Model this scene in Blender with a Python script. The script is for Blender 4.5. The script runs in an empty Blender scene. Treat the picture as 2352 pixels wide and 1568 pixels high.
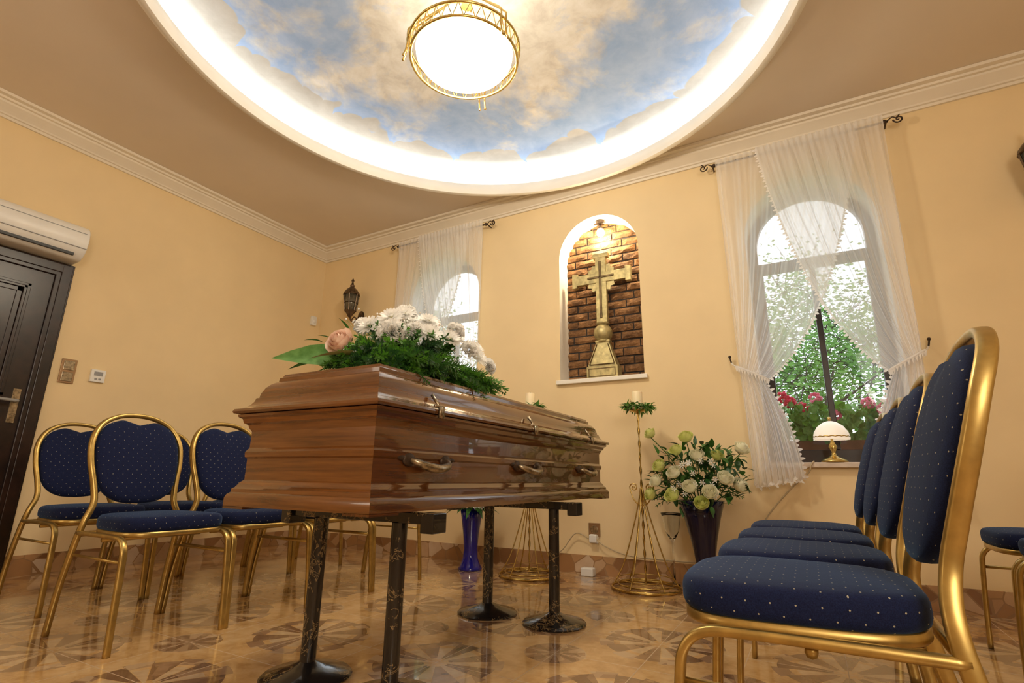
import bpy, bmesh, math, random
from mathutils import Vector, Matrix, noise as mnoise
random.seed(7)
S=bpy.context.scene
COL=S.collection
pi=math.pi
# ------------------------------------------------------------------ node helpers
class NV:
    def __init__(s,nt,sock): s.nt=nt; s.s=sock
    def _m(s,op,o=None,o2=None):
        n=s.nt.nodes.new('ShaderNodeMath'); n.operation=op
        s.nt.links.new(s.s,n.inputs[0])
        for i,x in ((1,o),(2,o2)):
            if x is None: continue
            if isinstance(x,NV): s.nt.links.new(x.s,n.inputs[i])
            else: n.inputs[i].default_value=x
        return NV(s.nt,n.outputs[0])
    def __add__(s,o): return s._m('ADD',o)
    def __sub__(s,o): return s._m('SUBTRACT',o)
    def __mul__(s,o): return s._m('MULTIPLY',o)
    def __truediv__(s,o): return s._m('DIVIDE',o)
    def sqrt(s): return s._m('SQRT')
    def sin(s): return s._m('SINE')
    def pw(s,o): return s._m('POWER',o)
    def abs(s): return s._m('ABSOLUTE')
    def fract(s): return s._m('FRACT')
    def floor(s): return s._m('FLOOR')
    def lt(s,o): return s._m('LESS_THAN',o)
    def gt(s,o): return s._m('GREATER_THAN',o)
    def mx(s,o): return s._m('MAXIMUM',o)
    def mn(s,o): return s._m('MINIMUM',o)
    def atan2(s,o): return s._m('ARCTAN2',o)
    def clamp(s): 
        r=s._m('ADD',0.0); r.s.node.use_clamp=True; return r
def newmat(name):
    m=bpy.data.materials.new(name); m.use_nodes=True
    nt=m.node_tree; b=nt.nodes['Principled BSDF']
    return m,nt,b
def setp(b,**k):
    for a,v in k.items():
        i=b.inputs[a.replace('_',' ')]
        i.default_value=(v[0],v[1],v[2],1) if isinstance(v,(tuple,list)) and len(v)==3 else v
def coords(nt,kind='Object'):
    t=nt.nodes.new('ShaderNodeTexCoord'); return t.outputs[kind]
def sep(nt,sock):
    n=nt.nodes.new('ShaderNodeSeparateXYZ'); nt.links.new(sock,n.inputs[0])
    return [NV(nt,n.outputs[i]) for i in range(3)]
def noise(nt,vec,scale,detail=4,rough=.5,dist=0.,sc=None):
    if sc:
        mp=nt.nodes.new('ShaderNodeMapping'); mp.inputs['Scale'].default_value=sc
        nt.links.new(vec,mp.inputs[0]); vec=mp.outputs[0]
    n=nt.nodes.new('ShaderNodeTexNoise'); nt.links.new(vec,n.inputs['Vector'])
    n.inputs['Scale'].default_value=scale;n.inputs['Detail'].default_value=detail
    n.inputs['Roughness'].default_value=rough;n.inputs['Distortion'].default_value=dist
    return NV(nt,n.outputs[0])
def voro(nt,vec,scale,feature='F1',out='Distance'):
    n=nt.nodes.new('ShaderNodeTexVoronoi'); nt.links.new(vec,n.inputs['Vector']); n.feature=feature
    n.inputs['Scale'].default_value=scale
    return n.outputs[out]
def mix(nt,fac,a,b):
    n=nt.nodes.new('ShaderNodeMix'); n.data_type='RGBA'
    if isinstance(fac,NV): nt.links.new(fac.s,n.inputs[0])
    else: n.inputs[0].default_value=fac
    for i,x in ((6,a),(7,b)):
        if isinstance(x,(tuple,list)): n.inputs[i].default_value=(x[0],x[1],x[2],1)
        else: nt.links.new(x,n.inputs[i])
    return n.outputs[2]
def ramp(nt,fac,stops):
    n=nt.nodes.new('ShaderNodeValToRGB'); nt.links.new(fac.s if isinstance(fac,NV) else fac,n.inputs[0])
    e=n.color_ramp.elements
    while len(e)<len(stops): e.new(.5)
    for i,(p,c) in enumerate(stops): e[i].position=p; e[i].color=(c[0],c[1],c[2],1)
    return n.outputs[0]
def bump(nt,b,h,strength=.2,dist=.01):
    n=nt.nodes.new('ShaderNodeBump'); n.inputs['Strength'].default_value=strength; n.inputs['Distance'].default_value=dist
    nt.links.new(h.s if isinstance(h,NV) else h,n.inputs['Height']); nt.links.new(n.outputs[0],b.inputs['Normal'])
def simple(name,col,rough=.5,metal=0.,var=.12,vs=20,bmp=0.,**k):
    m,nt,b=newmat(name); setp(b,Roughness=rough,Metallic=metal,**k)
    o=coords(nt); n=noise(nt,o,vs,3)
    c2=tuple(max(0,c*(1-var*2)) for c in col); c1=tuple(min(1,c*(1+var)) for c in col)
    nt.links.new(ramp(nt,n,[(.3,c2),(.7,c1)]),b.inputs['Base Color'])
    if bmp: bump(nt,b,noise(nt,o,vs*8,3),bmp,.005)
    return m
def emis(name,col,st):
    m,nt,b=newmat(name); setp(b,Base_Color=(.9,.9,.9),Emission_Color=col,Emission_Strength=st); return m
def leafmat(name,c1,c2,tr=.35,sc=30):
    m=bpy.data.materials.new(name); m.use_nodes=True; nt=m.node_tree; b=nt.nodes['Principled BSDF']
    col=ramp(nt,noise(nt,coords(nt),sc,3),[(.3,c1),(.7,c2)]); nt.links.new(col,b.inputs['Base Color']); setp(b,Roughness=.45)
    t=nt.nodes.new('ShaderNodeBsdfTranslucent'); nt.links.new(col,t.inputs[0]); ms=nt.nodes.new('ShaderNodeMixShader'); ms.inputs[0].default_value=tr
    nt.links.new(b.outputs[0],ms.inputs[1]); nt.links.new(t.outputs[0],ms.inputs[2]); nt.links.new(ms.outputs[0],nt.nodes['Material Output'].inputs[0]); return m
# ------------------------------------------------------------------ materials
M={}
M['wall']=simple('wall_paint_cream',(.83,.65,.375),.75,0,.02,3,.06)
M['ceil']=simple('ceiling_paint',(.78,.68,.56),.7,0,.02,2,.03)
M['trim']=simple('trim_white',(.82,.75,.63),.6,0,.02,5)
M['reveal']=simple('plaster_white',(.87,.83,.75),.6,0,.02,5)
M['gold']=simple('gold_frame',(.50,.345,.11),.34,.85,.1,30)
M['brass']=simple('brass',(.62,.44,.14),.25,.95,.15,60)
M['antbrass']=simple('antique_brass',(.38,.31,.21),.28,.9,.3,60)
M['iron']=simple('dark_iron',(.07,.045,.03),.45,.6,.3,40)
M['lantern']=simple('lantern_bronze',(.15,.10,.06),.4,.7,.3,40)
M['lglass']=simple('lantern_glass',(.16,.14,.10),.2,.2,.2,60)
M['dwood']=simple('door_dark_wood',(.020,.008,.005),.3,0,.3,14)
M['white']=simple('white_plastic',(.82,.81,.78),.35,0,.02,10)
M['grey']=simple('grey_plastic',(.30,.30,.30),.4,0,.05,10)
M['black']=simple('black_plastic',(.02,.02,.02),.4,0,.05,10)
M['bronzeplas']=simple('bronze_switch',(.33,.20,.10),.35,.5,.1,10)
M['sill']=simple('marble_sill',(.72,.60,.50),.25,0,.12,14)
M['oldgold']=simple('cross_gold',(.50,.42,.20),.45,.55,.2,25,.2)
M['crossdark']=simple('cross_dark',(.16,.11,.05),.4,.6,.2,25)
M['candle']=simple('candle_wax',(.85,.74,.50),.5,0,.03,10,Subsurface_Weight=.3)
M['leaf']=leafmat('leaf_green',(.03,.10,.015),(.06,.20,.03),.2)
M['leafd']=leafmat('leaf_dark',(.012,.05,.012),(.03,.11,.025),.15)
M['leafl']=leafmat('leaf_light',(.08,.24,.04),(.20,.42,.12),.3)
M['fern']=leafmat('fern_green',(.05,.17,.012),(.12,.34,.03),.3)
M['petalw']=leafmat('petal_white',(.93,.92,.88),(.98,.97,.95),.35,40)
M['petalpeach']=leafmat('petal_peach',(.90,.60,.46),(.95,.76,.64),.3,40)
M['petalcream']=leafmat('petal_cream',(.92,.90,.66),(.96,.94,.78),.3,30)
M['petalgreen']=leafmat('petal_green',(.70,.76,.22),(.84,.86,.42),.3,30)
M['yellow']=simple('yellow_center',(.80,.75,.45),.7,0,.2,40)
M['red']=leafmat('geranium_red',(.65,.01,.05),(.88,.05,.18),.3)
M['pink']=leafmat('geranium_pink',(.80,.12,.30),(.92,.35,.50),.3)
M['terra']=simple('planter_brown',(.16,.06,.035),.6,0,.2,10)
M['bark']=simple('bark',(.05,.04,.03),.9,0,.3,10,.5)
M['grass']=simple('grass',(.10,.20,.04),.9,0,.4,3)
M['tleaf']=leafmat('tree_leaf',(.07,.20,.03),(.24,.44,.11),.45,2)
M['led']=emis('led_strip',(.84,.92,1.0),9.5)
M['bowl']=emis('lamp_bowl',(1.0,.90,.72),9)
M['bulb']=emis('bulb',(1.0,.78,.46),90)
M['shade']=emis('lamp_shade_glass',(1.0,.80,.58),.35)
M['cable']=simple('cable_white',(.50,.40,.25),.5,0,.02,10)
M['ribbon']=simple('satin_ribbon',(.75,.72,.35),.3,0,.1,30)
# sill/baseboard stone mosaic
m,nt,b=newmat('baseboard_stone'); o=coords(nt); setp(b,Roughness=.25)
v=voro(nt,o,9,'F1','Color'); s=sep(nt,v)[0]
e=NV(nt,voro(nt,o,9,'DISTANCE_TO_EDGE')).lt(.03)
c=ramp(nt,s,[(.0,(.20,.09,.035)),(.45,(.42,.22,.09)),(.7,(.55,.34,.17)),(1,(.70,.56,.42))])
c=mix(nt,noise(nt,o,14,5)*.5,c,(.25,.13,.06)); nt.links.new(mix(nt,e,c,(.30,.17,.08)),b.inputs['Base Color']); M['bboard']=m
# glass
def glass(name,col,rough=.0,ior=1.45):
    m,nt,b=newmat(name); setp(b,Base_Color=col,Transmission_Weight=1.0,Roughness=rough,IOR=ior); return m
M['glass']=glass('clear_glass',(.95,.97,.97),0.02)
m,nt,b=newmat('window_glass'); tr=nt.nodes.new('ShaderNodeBsdfTransparent'); gl=nt.nodes.new('ShaderNodeBsdfGlossy'); gl.inputs['Roughness'].default_value=.02
ms=nt.nodes.new('ShaderNodeMixShader'); ms.inputs[0].default_value=.05
nt.links.new(tr.outputs[0],ms.inputs[1]);nt.links.new(gl.outputs[0],ms.inputs[2]);nt.links.new(ms.outputs[0],nt.nodes['Material Output'].inputs[0]); M['wglass']=m
m,nt,b=newmat('navy_glass'); setp(b,Base_Color=(.003,.004,.03),Roughness=.10,Coat_Weight=.1); M['navyglass']=m
m,nt,b=newmat('cobalt_glass'); setp(b,Base_Color=(.008,.010,.34),Roughness=.05,Coat_Weight=.5,Transmission_Weight=.3); M['cobalt']=m
# wood
def wood(name,axis,dark,light):
    m,nt,b=newmat(name); o=coords(nt); sc=[20,20,20]; sc[axis]=1.3
    n1=noise(nt,o,1.0,5,.55,1.6,tuple(sc)); sc2=[110,110,110]; sc2[axis]=5
    n2=noise(nt,o,1.0,4,.6,.3,tuple(sc2))
    f=n1*.65+n2*.4
    mid=tuple((a+c)/2 for a,c in zip(dark,light))
    nt.links.new(ramp(nt,f,[(.34,dark),(.52,mid),(.70,light)]),b.inputs['Base Color'])
    setp(b,Roughness=.2,Coat_Weight=1.0,Coat_Roughness=.03); bump(nt,b,n2,.03,.003); return m
M['wood']=wood('coffin_wood_side',1,(.036,.010,.002),(.150,.049,.009))
M['woodx']=wood('coffin_wood_end',0,(.070,.022,.004),(.235,.085,.017))
# marble black gold
m,nt,b=newmat('black_gold_marble'); o=coords(nt); n=noise(nt,o,22,6,.65,1.2)
f=(n-.5).abs().lt(.012); n3=noise(nt,o,9,2).gt(.5)
nt.links.new(mix(nt,f*n3,(.010,.009,.009),(.32,.21,.09)),b.inputs['Base Color']); setp(b,Roughness=.22,Coat_Weight=.4); M['marble']=m
# navy fabric with dots
m,nt,b=newmat('navy_fabric'); o=coords(nt); x,y,z=sep(nt,o); nx,ny,nz=sep(nt,coords(nt,'Normal'))
def dots(a,c,P=.038):
    u=a/P; w=c/P
    def d(u,w):
        fu=(u.fract()-.5)*P; fw=(w.fract()-.5)*P; return (fu*fu+fw*fw).sqrt().lt(.0014)
    return d(u,w).mx(d(u+.5,w+.5))
isz=nz.abs().gt(.6); isx=nx.abs().gt(.6)
isy=((isz+isx)*-1.0+1.0).clamp()
dd=dots(x+5.0,y+5.0)*isz+dots(y+5.0,z+5.0)*isx*(isz*-1.0+1.0)+dots(x+5.0,z+5.0)*isy
wv=noise(nt,o,500,2)
base=ramp(nt,wv,[(.3,(.003,.005,.028)),(.7,(.008,.015,.060))])
nt.links.new(mix(nt,dd.clamp(),base,(.38,.35,.25)),b.inputs['Base Color'])
setp(b,Roughness=.85,Sheen_Weight=.22,Sheen_Roughness=.4,Sheen_Tint=(.2,.42,.8),Specular_IOR_Level=.2); bump(nt,b,wv,.15,.001); M['fabric']=m
# sheer curtain
m,nt,b=newmat('sheer_curtain'); tr=nt.nodes.new('ShaderNodeBsdfTransparent'); di=nt.nodes.new('ShaderNodeBsdfDiffuse'); tl=nt.nodes.new('ShaderNodeBsdfTranslucent')
di.inputs[0].default_value=(.96,.95,.93,1); tl.inputs[0].default_value=(.96,.95,.95,1)
a=nt.nodes.new('ShaderNodeMixShader'); a.inputs[0].default_value=.5; nt.links.new(di.outputs[0],a.inputs[1]); nt.links.new(tl.outputs[0],a.inputs[2])
lw=nt.nodes.new('ShaderNodeLayerWeight'); lw.inputs[0].default_value=.3
o=coords(nt); nn=noise(nt,o,60,2,.5,0,(1,1,.05))
fac=(NV(nt,lw.outputs[1])*.55+.52+nn*.10).clamp()
c=nt.nodes.new('ShaderNodeMixShader'); nt.links.new(fac.s,c.inputs[0]); nt.links.new(tr.outputs[0],c.inputs[1]); nt.links.new(a.outputs[0],c.inputs[2])
nt.links.new(c.outputs[0],nt.nodes['Material Output'].inputs[0]); M['sheer']=m
M['lace']=leafmat('lace_trim',(.94,.92,.89),(.96,.94,.92),.4,30)
# brick
m,nt,b=newmat('niche_brick'); o=coords(nt); n=noise(nt,o,9,3); n2=noise(nt,o,45,6,.7)
c=ramp(nt,n*.6+n2*.4,[(.3,(.06,.030,.015)),(.46,(.20,.095,.035)),(.60,(.40,.20,.075)),(.75,(.55,.36,.20))])
nt.links.new(c,b.inputs['Base Color']); setp(b,Roughness=.75); bump(nt,b,n2,1.0,.02); M['brick']=m
M['mortar']=simple('mortar',(.05,.04,.035),.95,0,.2,30,.5)
# floor
m,nt,b=newmat('floor_tiles'); o=coords(nt); x,y,z=sep(nt,o); P=.65
def medal(x0,y0):
    u=(((x-x0)/P+50.5).fract()-.5)*P; w=(((y-y0)/P+50.5).fract()-.5)*P
    return u,w,(u*u+w*w).sqrt(),w.atan2(u)
u,w,r,an=medal(-1.26,1.72)
n1=noise(nt,o,4,5,.6,.6); n2=noise(nt,o,22,5,.65,.5)
base=ramp(nt,n1*.6+n2*.4,[(.34,(.38,.205,.08)),(.5,(.60,.37,.16)),(.66,(.72,.50,.265))])
s8=((an/(2*pi)*8.0)+16.5).fract()
tri=(s8-.5).abs()*2.0
brown=tri.lt(.56)*r.gt(.045)*r.lt(.225)
light=tri.gt(.62)*r.gt(.03)*r.lt(.165)
out=r.lt(.248)*r.gt(.19)*tri.gt(.5)
vc=sep(nt,voro(nt,o,16,'F1','Color'))[0]
bc=ramp(nt,vc*.5+n2*.5,[(.3,(.19,.10,.052)),(.6,(.30,.175,.09)),(.8,(.40,.25,.14))])
lc=ramp(nt,n2,[(.3,(.50,.34,.19)),(.7,(.65,.48,.29))])
oc=ramp(nt,vc,[(.3,(.32,.19,.105)),(.6,(.44,.285,.16)),(.9,(.56,.39,.23))])
c=mix(nt,out,base,oc); c=mix(nt,light,c,lc); c=mix(nt,brown,c,bc)
u2,w2,r2,an2=medal(-1.26+.325,1.72+.325)
s6=((an2/(2*pi)*8.0)+16.0).fract()
sm=r2.lt(.115)*r2.gt(.03); smd=sm*(s6-.5).abs().lt(.22)
c=mix(nt,r2.lt(.12),c,oc); c=mix(nt,smd,c,bc)
def line(a,a0): return (((a-a0)/.325+100.5).fract()-.5).abs().lt(.0055)
gr=line(x,-1.26).mx(line(y,1.72))
c=mix(nt,gr,c,(.50,.37,.24))
nt.links.new(c,b.inputs['Base Color']); setp(b,Coat_Weight=.6,Coat_Roughness=.04)
rr=gr*.5+n2*.14+.07; nt.links.new(rr.s,b.inputs['Roughness']); bump(nt,b,gr*-1.0,.3,.003); M['floor']=m
# painted sky
m,nt,b=newmat('painted_sky'); o=coords(nt); x,y,z=sep(nt,o); r=(x*x+y*y).sqrt(); th=y.atan2(x)
n1=noise(nt,o,1.7,9,.62,.3); n2=noise(nt,o,4.5,7,.65,.3)
blue=ramp(nt,n2,[(.3,(.30,.45,.74)),(.7,(.47,.60,.84))])
warm=ramp(nt,n2,[(.35,(.62,.58,.52)),(.5,(.78,.75,.68)),(.65,(.88,.86,.82))])
cf=((n1-.5)*6.5+(r*-1.0+1.2)*1.5+.22).clamp()
c=mix(nt,cf,blue,warm)
w1=noise(nt,o,1.3,2); w3=noise(nt,o,3.0,2)
sc1=((th*8.0)+w1*9.0).sin().abs().pw(.55); sc2=((th*25.0)+w3*8.0).sin().abs().pw(.6)
edge=(sc1*-.18+sc2*-.05+(w1-.5)*-.75+1.69)
ed=((r-edge)*70.0).clamp()
wc=mix(nt,((r-1.66)*9.0).clamp(),ramp(nt,n2,[(.3,(.46,.43,.38)),(.7,(.60,.57,.52))]),(.85,.85,.85))
c=mix(nt,ed,c,wc); nt.links.new(c,b.inputs['Base Color']); setp(b,Roughness=.8); M['sky']=m
# ------------------------------------------------------------------ mesh builder
class B:
    def __init__(s): s.v=[];s.f=[];s.m=[];s.mats=[]
    def mi(s,mat):
        mat=M[mat] if isinstance(mat,str) else mat
        if mat not in s.mats: s.mats.append(mat)
        return s.mats.index(mat)
    def add(s,vs,fs,mat,T=None):
        k=len(s.v); i=s.mi(mat)
        s.v+= [tuple(T@Vector(v)) for v in vs] if T is not None else [tuple(v) for v in vs]
        s.f+=[tuple(a+k for a in f) for f in fs]; s.m+=[i]*len(fs)
    def box(s,x0,x1,y0,y1,z0,z1,mat,T=None):
        vs=[(x,y,z) for x in (x0,x1) for y in (y0,y1) for z in (z0,z1)]
        s.add(vs,[(0,1,3,2),(4,6,7,5),(0,4,5,1),(2,3,7,6),(0,2,6,4),(1,5,7,3)],mat,T)
    def rings(s,rs,mat,T=None,cap0=True,cap1=True,closed=True,loop=False):
        n=len(rs[0]); vs=[p for r in rs for p in r]; fs=[]
        L=len(rs); 
        for i in range(L if loop else L-1):
            i2=(i+1)%L
            for j in range(n if closed else n-1):
                j2=(j+1)%n
                fs.append((i*n+j,i*n+j2,i2*n+j2,i2*n+j))
        if not loop and closed:
            if cap0: fs.append(tuple(range(n-1,-1,-1)))
            if cap1: fs.append(tuple((L-1)*n+j for j in range(n)))
        s.add(vs,fs,mat,T)
    def lathe(s,prof,mat,T=None,n=24,loc=(0,0,0),cap=True):
        rs=[[(loc[0]+r*math.cos(2*pi*j/n),loc[1]+r*math.sin(2*pi*j/n),loc[2]+z) for j in range(n)] for r,z in prof]
        s.rings(rs,mat,T,cap,cap)
    def tube(s,pts,r,mat,n=8,closed=False,ref=None,prof=None,T=None,twist=0):
        P=[Vector(p) for p in pts]; L=len(P); R=r if isinstance(r,(list,tuple)) else [r]*L
        if prof is None: prof=[(math.cos(2*pi*j/n),math.sin(2*pi*j/n)) for j in range(n)]
        tg=[]
        for i in range(L):
            a=P[(i-1)%L] if (closed or i>0) else P[i]; c=P[(i+1)%L] if (closed or i<L-1) else P[i]
            t=(c-a); tg.append(t.normalized() if t.length>1e-9 else Vector((0,0,1)))
        u=None; rs=[]
        for i in range(L):
            t=tg[i]
            if ref is not None:
                rv=Vector(ref); u=(rv-t*rv.dot(t)).normalized()
            else:
                if u is None: u=Vector((0,0,1)) if abs(t.z)<.9 else Vector((1,0,0))
                u=u-t*u.dot(t)
                if u.length<1e-6: u=Vector((1,0,0))
                u.normalize()
            w=t.cross(u); ca,sa=math.cos(twist*i),math.sin(twist*i)
            u2=u*ca+w*sa; w2=w*ca-u*sa
            rs.append([tuple(P[i]+u2*(a*R[i])+w2*(c*R[i])) for a,c in prof])
        s.rings(rs,mat,T,loop=closed)
    def sphere(s,c,r,mat,n=10,sx=1,sy=1,sz=1,T=None):
        pr=[(max(1e-4,r*math.sin(pi*i/n)),-r*math.cos(pi*i/n)) for i in range(n+1)]
        rs=[[(c[0]+a*sx*math.cos(2*pi*j/(n+4)),c[1]+a*sy*math.sin(2*pi*j/(n+4)),c[2]+z*sz) for j in range(n+4)] for a,z in pr]
        s.rings(rs,mat,T)
    def mesh(s,name,smooth=True):
        me=bpy.data.meshes.new(name); me.from_pydata(s.v,[],s.f)
        for mt in s.mats: me.materials.append(mt)
        me.polygons.foreach_set('material_index',s.m)
        me.polygons.foreach_set('use_smooth',[smooth]*len(s.f)); me.update()
        if len(s.f)<30000:
            bm=bmesh.new(); bm.from_mesh(me); bmesh.ops.recalc_face_normals(bm,faces=bm.faces); bm.to_mesh(me); bm.free()
        return me
    def obj(s,name,parent=None,smooth=True,auto=None,bevel=0,loc=None):
        me=s.mesh(name,smooth)
        if auto is not None:
            try: me.set_sharp_from_angle(angle=math.radians(auto))
            except Exception: pass
        return place(me,name,parent,bevel,loc)
def place(me,name,parent=None,bevel=0,loc=None):
    o=bpy.data.objects.new(name,me); COL.objects.link(o)
    if parent: o.parent=parent
    if loc: o.location=loc
    if bevel:
        md=o.modifiers.new('bevel','BEVEL'); md.width=bevel; md.segments=2; md.limit_method='ANGLE'
    return o
def group(name,loc=(0,0,0),rz=0.):
    e=bpy.data.objects.new(name,None); e.empty_display_size=.1; COL.objects.link(e); e.location=loc; e.rotation_euler=(0,0,rz); return e
def smooth(pts,k=6,closed=False):
    P=[Vector(p) for p in pts]; out=[]; n=len(P)
    for i in range(n if closed else n-1):
        p0=P[(i-1)%n] if closed or i>0 else P[i]; p1=P[i]; p2=P[(i+1)%n]; p3=P[(i+2)%n] if closed or i<n-2 else p2
        for j in range(k):
            t=j/k; out.append(.5*((2*p1)+(p2-p0)*t+(2*p0-5*p1+4*p2-p3)*t*t+(3*p1-p0-3*p2+p3)*t**3))
    if not closed: out.append(P[-1])
    return out
def orient(c,d):
    d=Vector(d).normalized(); return Matrix.Translation(Vector(c))@d.to_track_quat('Z','Y').to_matrix().to_4x4()
# ------------------------------------------------------------------ room
XL,XR,YB,YF,ZC=-4.5,1.85,3.73,-1.6,3.08
CX,CY=-1.345,1.905
b=B(); b.box(XL-.3,XR+.3,YF-.3,YB+.35,-.1,0,'floor'); b.obj('floor',smooth=False)
def arch_cutter(cx,hw,z0,spring,y0,y1):
    o=[(cx-hw,z0),(cx+hw,z0)]+[(cx+hw*math.cos(pi*i/32),spring+hw*math.sin(pi*i/32)) for i in range(33)]
    c=B(); c.rings([[(x,y,z) for x,z in o] for y in (y0,y1)],'reveal'); ob=c.obj('cut',smooth=False)
    bm=bmesh.new(); bm.from_mesh(ob.data); bmesh.ops.remove_doubles(bm,verts=bm.verts,dist=1e-5); bmesh.ops.recalc_face_normals(bm,faces=bm.faces); bm.to_mesh(ob.data); bm.free(); return ob
WX=[-2.83,.17]; NX=-1.31
b=B(); b.box(XL-.3,XR+.3,YB,YB+.35,0,ZC+.0,'wall'); wall=b.obj('wall_back',smooth=False)
cuts=[arch_cutter(WX[0],.39,.762,2.29,YB-.1,YB+.5),arch_cutter(WX[1],.39,.762,2.29,YB-.1,YB+.5),arch_cutter(NX,.335,1.39,2.42,YB-.1,YB+.2)]
for c in cuts:
    md=wall.modifiers.new('b','BOOLEAN'); md.operation='DIFFERENCE'; md.object=c; md.solver='EXACT'
bpy.context.view_layer.update()
dg=bpy.context.evaluated_depsgraph_get(); me=bpy.data.meshes.new_from_object(wall.evaluated_get(dg)); wall.modifiers.clear(); wall.data=me
for c in cuts: bpy.data.objects.remove(c,do_unlink=True)
me.materials.clear(); me.materials.append(M['wall']); me.materials.append(M['reveal'])
for p in me.polygons:
    c=p.center; p.material_index=1 if (YB+.005<c.y<YB+.345 and XL<c.x<XR and .5<c.z<3) else 0
b=B(); b.box(XL-.3,XL,YF-.3,YB,0,ZC,'wall'); b.obj('wall_left',smooth=False)
b=B(); b.box(XR,XR+.3,YF-.3,YB,0,ZC,'wall'); b.obj('wall_right',smooth=False)
b=B(); b.box(XL,XR,YF-.3,YF,0,ZC,'wall'); b.obj('wall_front',smooth=False)
# ceiling with circular opening
RO=1.69
b=B(); n=96
def sqp(a):
    c,s=math.cos(a),math.sin(a); t=1e9
    for lim,cc,d in ((XR+.3,CX,c),(XL-.3,CX,c),(YB+.35,CY,s),(YF-.3,CY,s)):
        if abs(d)>1e-9:
            q=(lim-cc)/d
            if q>0: t=min(t,q)
    return (CX+c*t,CY+s*t)
ang=[2*pi*j/n for j in range(n)]
for xx,yy in ((XR+.3,YB+.35),(XL-.3,YB+.35),(XL-.3,YF-.3),(XR+.3,YF-.3)):
    ang.append(math.atan2(yy-CY,xx-CX)%(2*pi))
ang=sorted(ang)
o1=[(*sqp(a),ZC) for a in ang]; i1=[(CX+(RO+.06)*math.cos(a),CY+(RO+.06)*math.sin(a),ZC) for a in ang]
b.rings([o1,i1],'ceil',cap0=False,cap1=False)
RW=1.86
pr=[(RO+.06,ZC),(RO+.055,ZC-.04),(RO+.04,ZC-.07),(RO+.015,ZC-.085),(RO-.01,ZC-.08),(RO-.02,ZC-.055),(RO-.018,ZC+.0),(RO,ZC+.02),(RO+.012,ZC+.015),(RW,ZC+.015),(RW,ZC+.25)]
b.lathe(pr,'reveal',n=128,loc=(CX,CY,0),cap=False)
b.obj('ceiling',auto=50)
b=B(); b.lathe([(.001,0),(RW+.05,0),(RW+.05,.1),(.001,.1)],'sky',n=96); b.obj('ceiling_painted_sky',loc=(CX,CY,ZC+.24),smooth=False)
b=B(); b.tube([(CX+1.80*math.cos(2*pi*j/96),CY+1.80*math.sin(2*pi*j/96),ZC+.04) for j in range(96)],.012,'led',n=6,closed=True); b.obj('led_strip_light')
# crown trim
def rect_rings(prof,hx,hy,cx,cy):
    return [[(cx-hx+i,cy-hy+i,z),(cx+hx-i,cy-hy+i,z),(cx+hx-i,cy+hy-i,z),(cx-hx+i,cy+hy-i,z)] for i,z in prof]
b=B(); cp=[(0,2.955),(.015,2.955),(.018,2.972),(.03,2.975),(.034,2.985),(.05,3.0),(.075,3.022),(.085,3.03),(.088,3.043),(.105,3.045),(.11,3.058),(.14,3.062),(.145,3.079)]
b.rings(rect_rings(cp,(XR-XL)/2,(YB-YF)/2,(XL+XR)/2,(YB+YF)/2),'trim',cap0=False,cap1=False); b.obj('trim_1',smooth=False)
for nm,a in (('baseboard_back',(XL,XR,YB-.012,YB,0,.125)),('baseboard_left',(XL,XL+.012,YF,YB-.012,0,.125)),('baseboard_right',(XR-.012,XR,YF,YB-.012,0,.125)),('baseboard_front',(XL,XR,YF,YF+.012,0,.125))):
    b=B(); b.box(*a,'bboard'); b.obj(nm,smooth=False)
# ------------------------------------------------------------------ door
g=group('door_1',(XL,.97,0))
b=B()
for off,d,w in ((0,.022,.10),(.012,.034,.06),(.07,.03,.03)):
    for sg in (1,-1):
        y0,y1=sorted((sg*(.55-off),sg*(.55-off-w))); b.box(0.001,d,y0,y1,0,2.085-off,'dwood')
    b.box(0.001,d-.001,-.55+off,.55-off,2.085-off-w,2.085-off,'dwood')
b.obj('casing',g,smooth=False,bevel=.004)
b=B(); b.box(.001,.014,-.46,.46,.005,2.0,'dwood')
def frame(y0,y1,z0,z1):
    for i,(o,h,w) in enumerate(((0,.022,.02),(.02,.030,.018),(.038,.020,.03))):
        b.box(.01,h,y0+o,y0+o+w,z0+o,z1-o,'dwood'); b.box(.01,h,y1-o-w,y1-o,z0+o,z1-o,'dwood')
        b.box(.01,h,y0+o,y1-o,z0+o,z0+o+w,'dwood'); b.box(.01,h,y0+o,y1-o,z1-o-w,z1-o,'dwood')
frame(-.34,.34,1.12,1.88); frame(-.34,.34,.18,.98)
b.obj('leaf',g,smooth=False,bevel=.003)
b=B(); b.box(.014,.022,.385,.425,.95,1.17,'antbrass'); b.tube(smooth([(.02,.405,1.09),(.06,.405,1.09),(.07,.37,1.09),(.068,.28,1.095)],5),.010,'grey',n=10)
b.tube([(.02,.405,.99),(.032,.405,.99)],.008,'antbrass'); b.obj('handle',g,auto=40)
# ------------------------------------------------------------------ air conditioner
g=group('air_conditioner',(XL,1.08,2.09)); b=B()
pf=smooth([(.001,.0,0),(.09,.0,0),(.14,.010,0),(.185,.05,0),(.205,.10,0),(.210,.15,0),(.20,.20,0),(.175,.235,0),(.13,.255,0),(.001,.26,0)],4)
b.rings([[(p.x,y,p.y) for p in pf] for y in (-.42,.42)],'white'); b.obj('body',g,smooth=True,auto=35,bevel=.006)
b=B(); b.box(.19,.206,-.415,.415,.078,.082,'grey'); b.box(.196,.2085,-.40,.40,.186,.189,'grey')
b.box(.13,.178,-.36,.36,.022,.040,'black'); b.obj('louvre',g,smooth=False)
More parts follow.
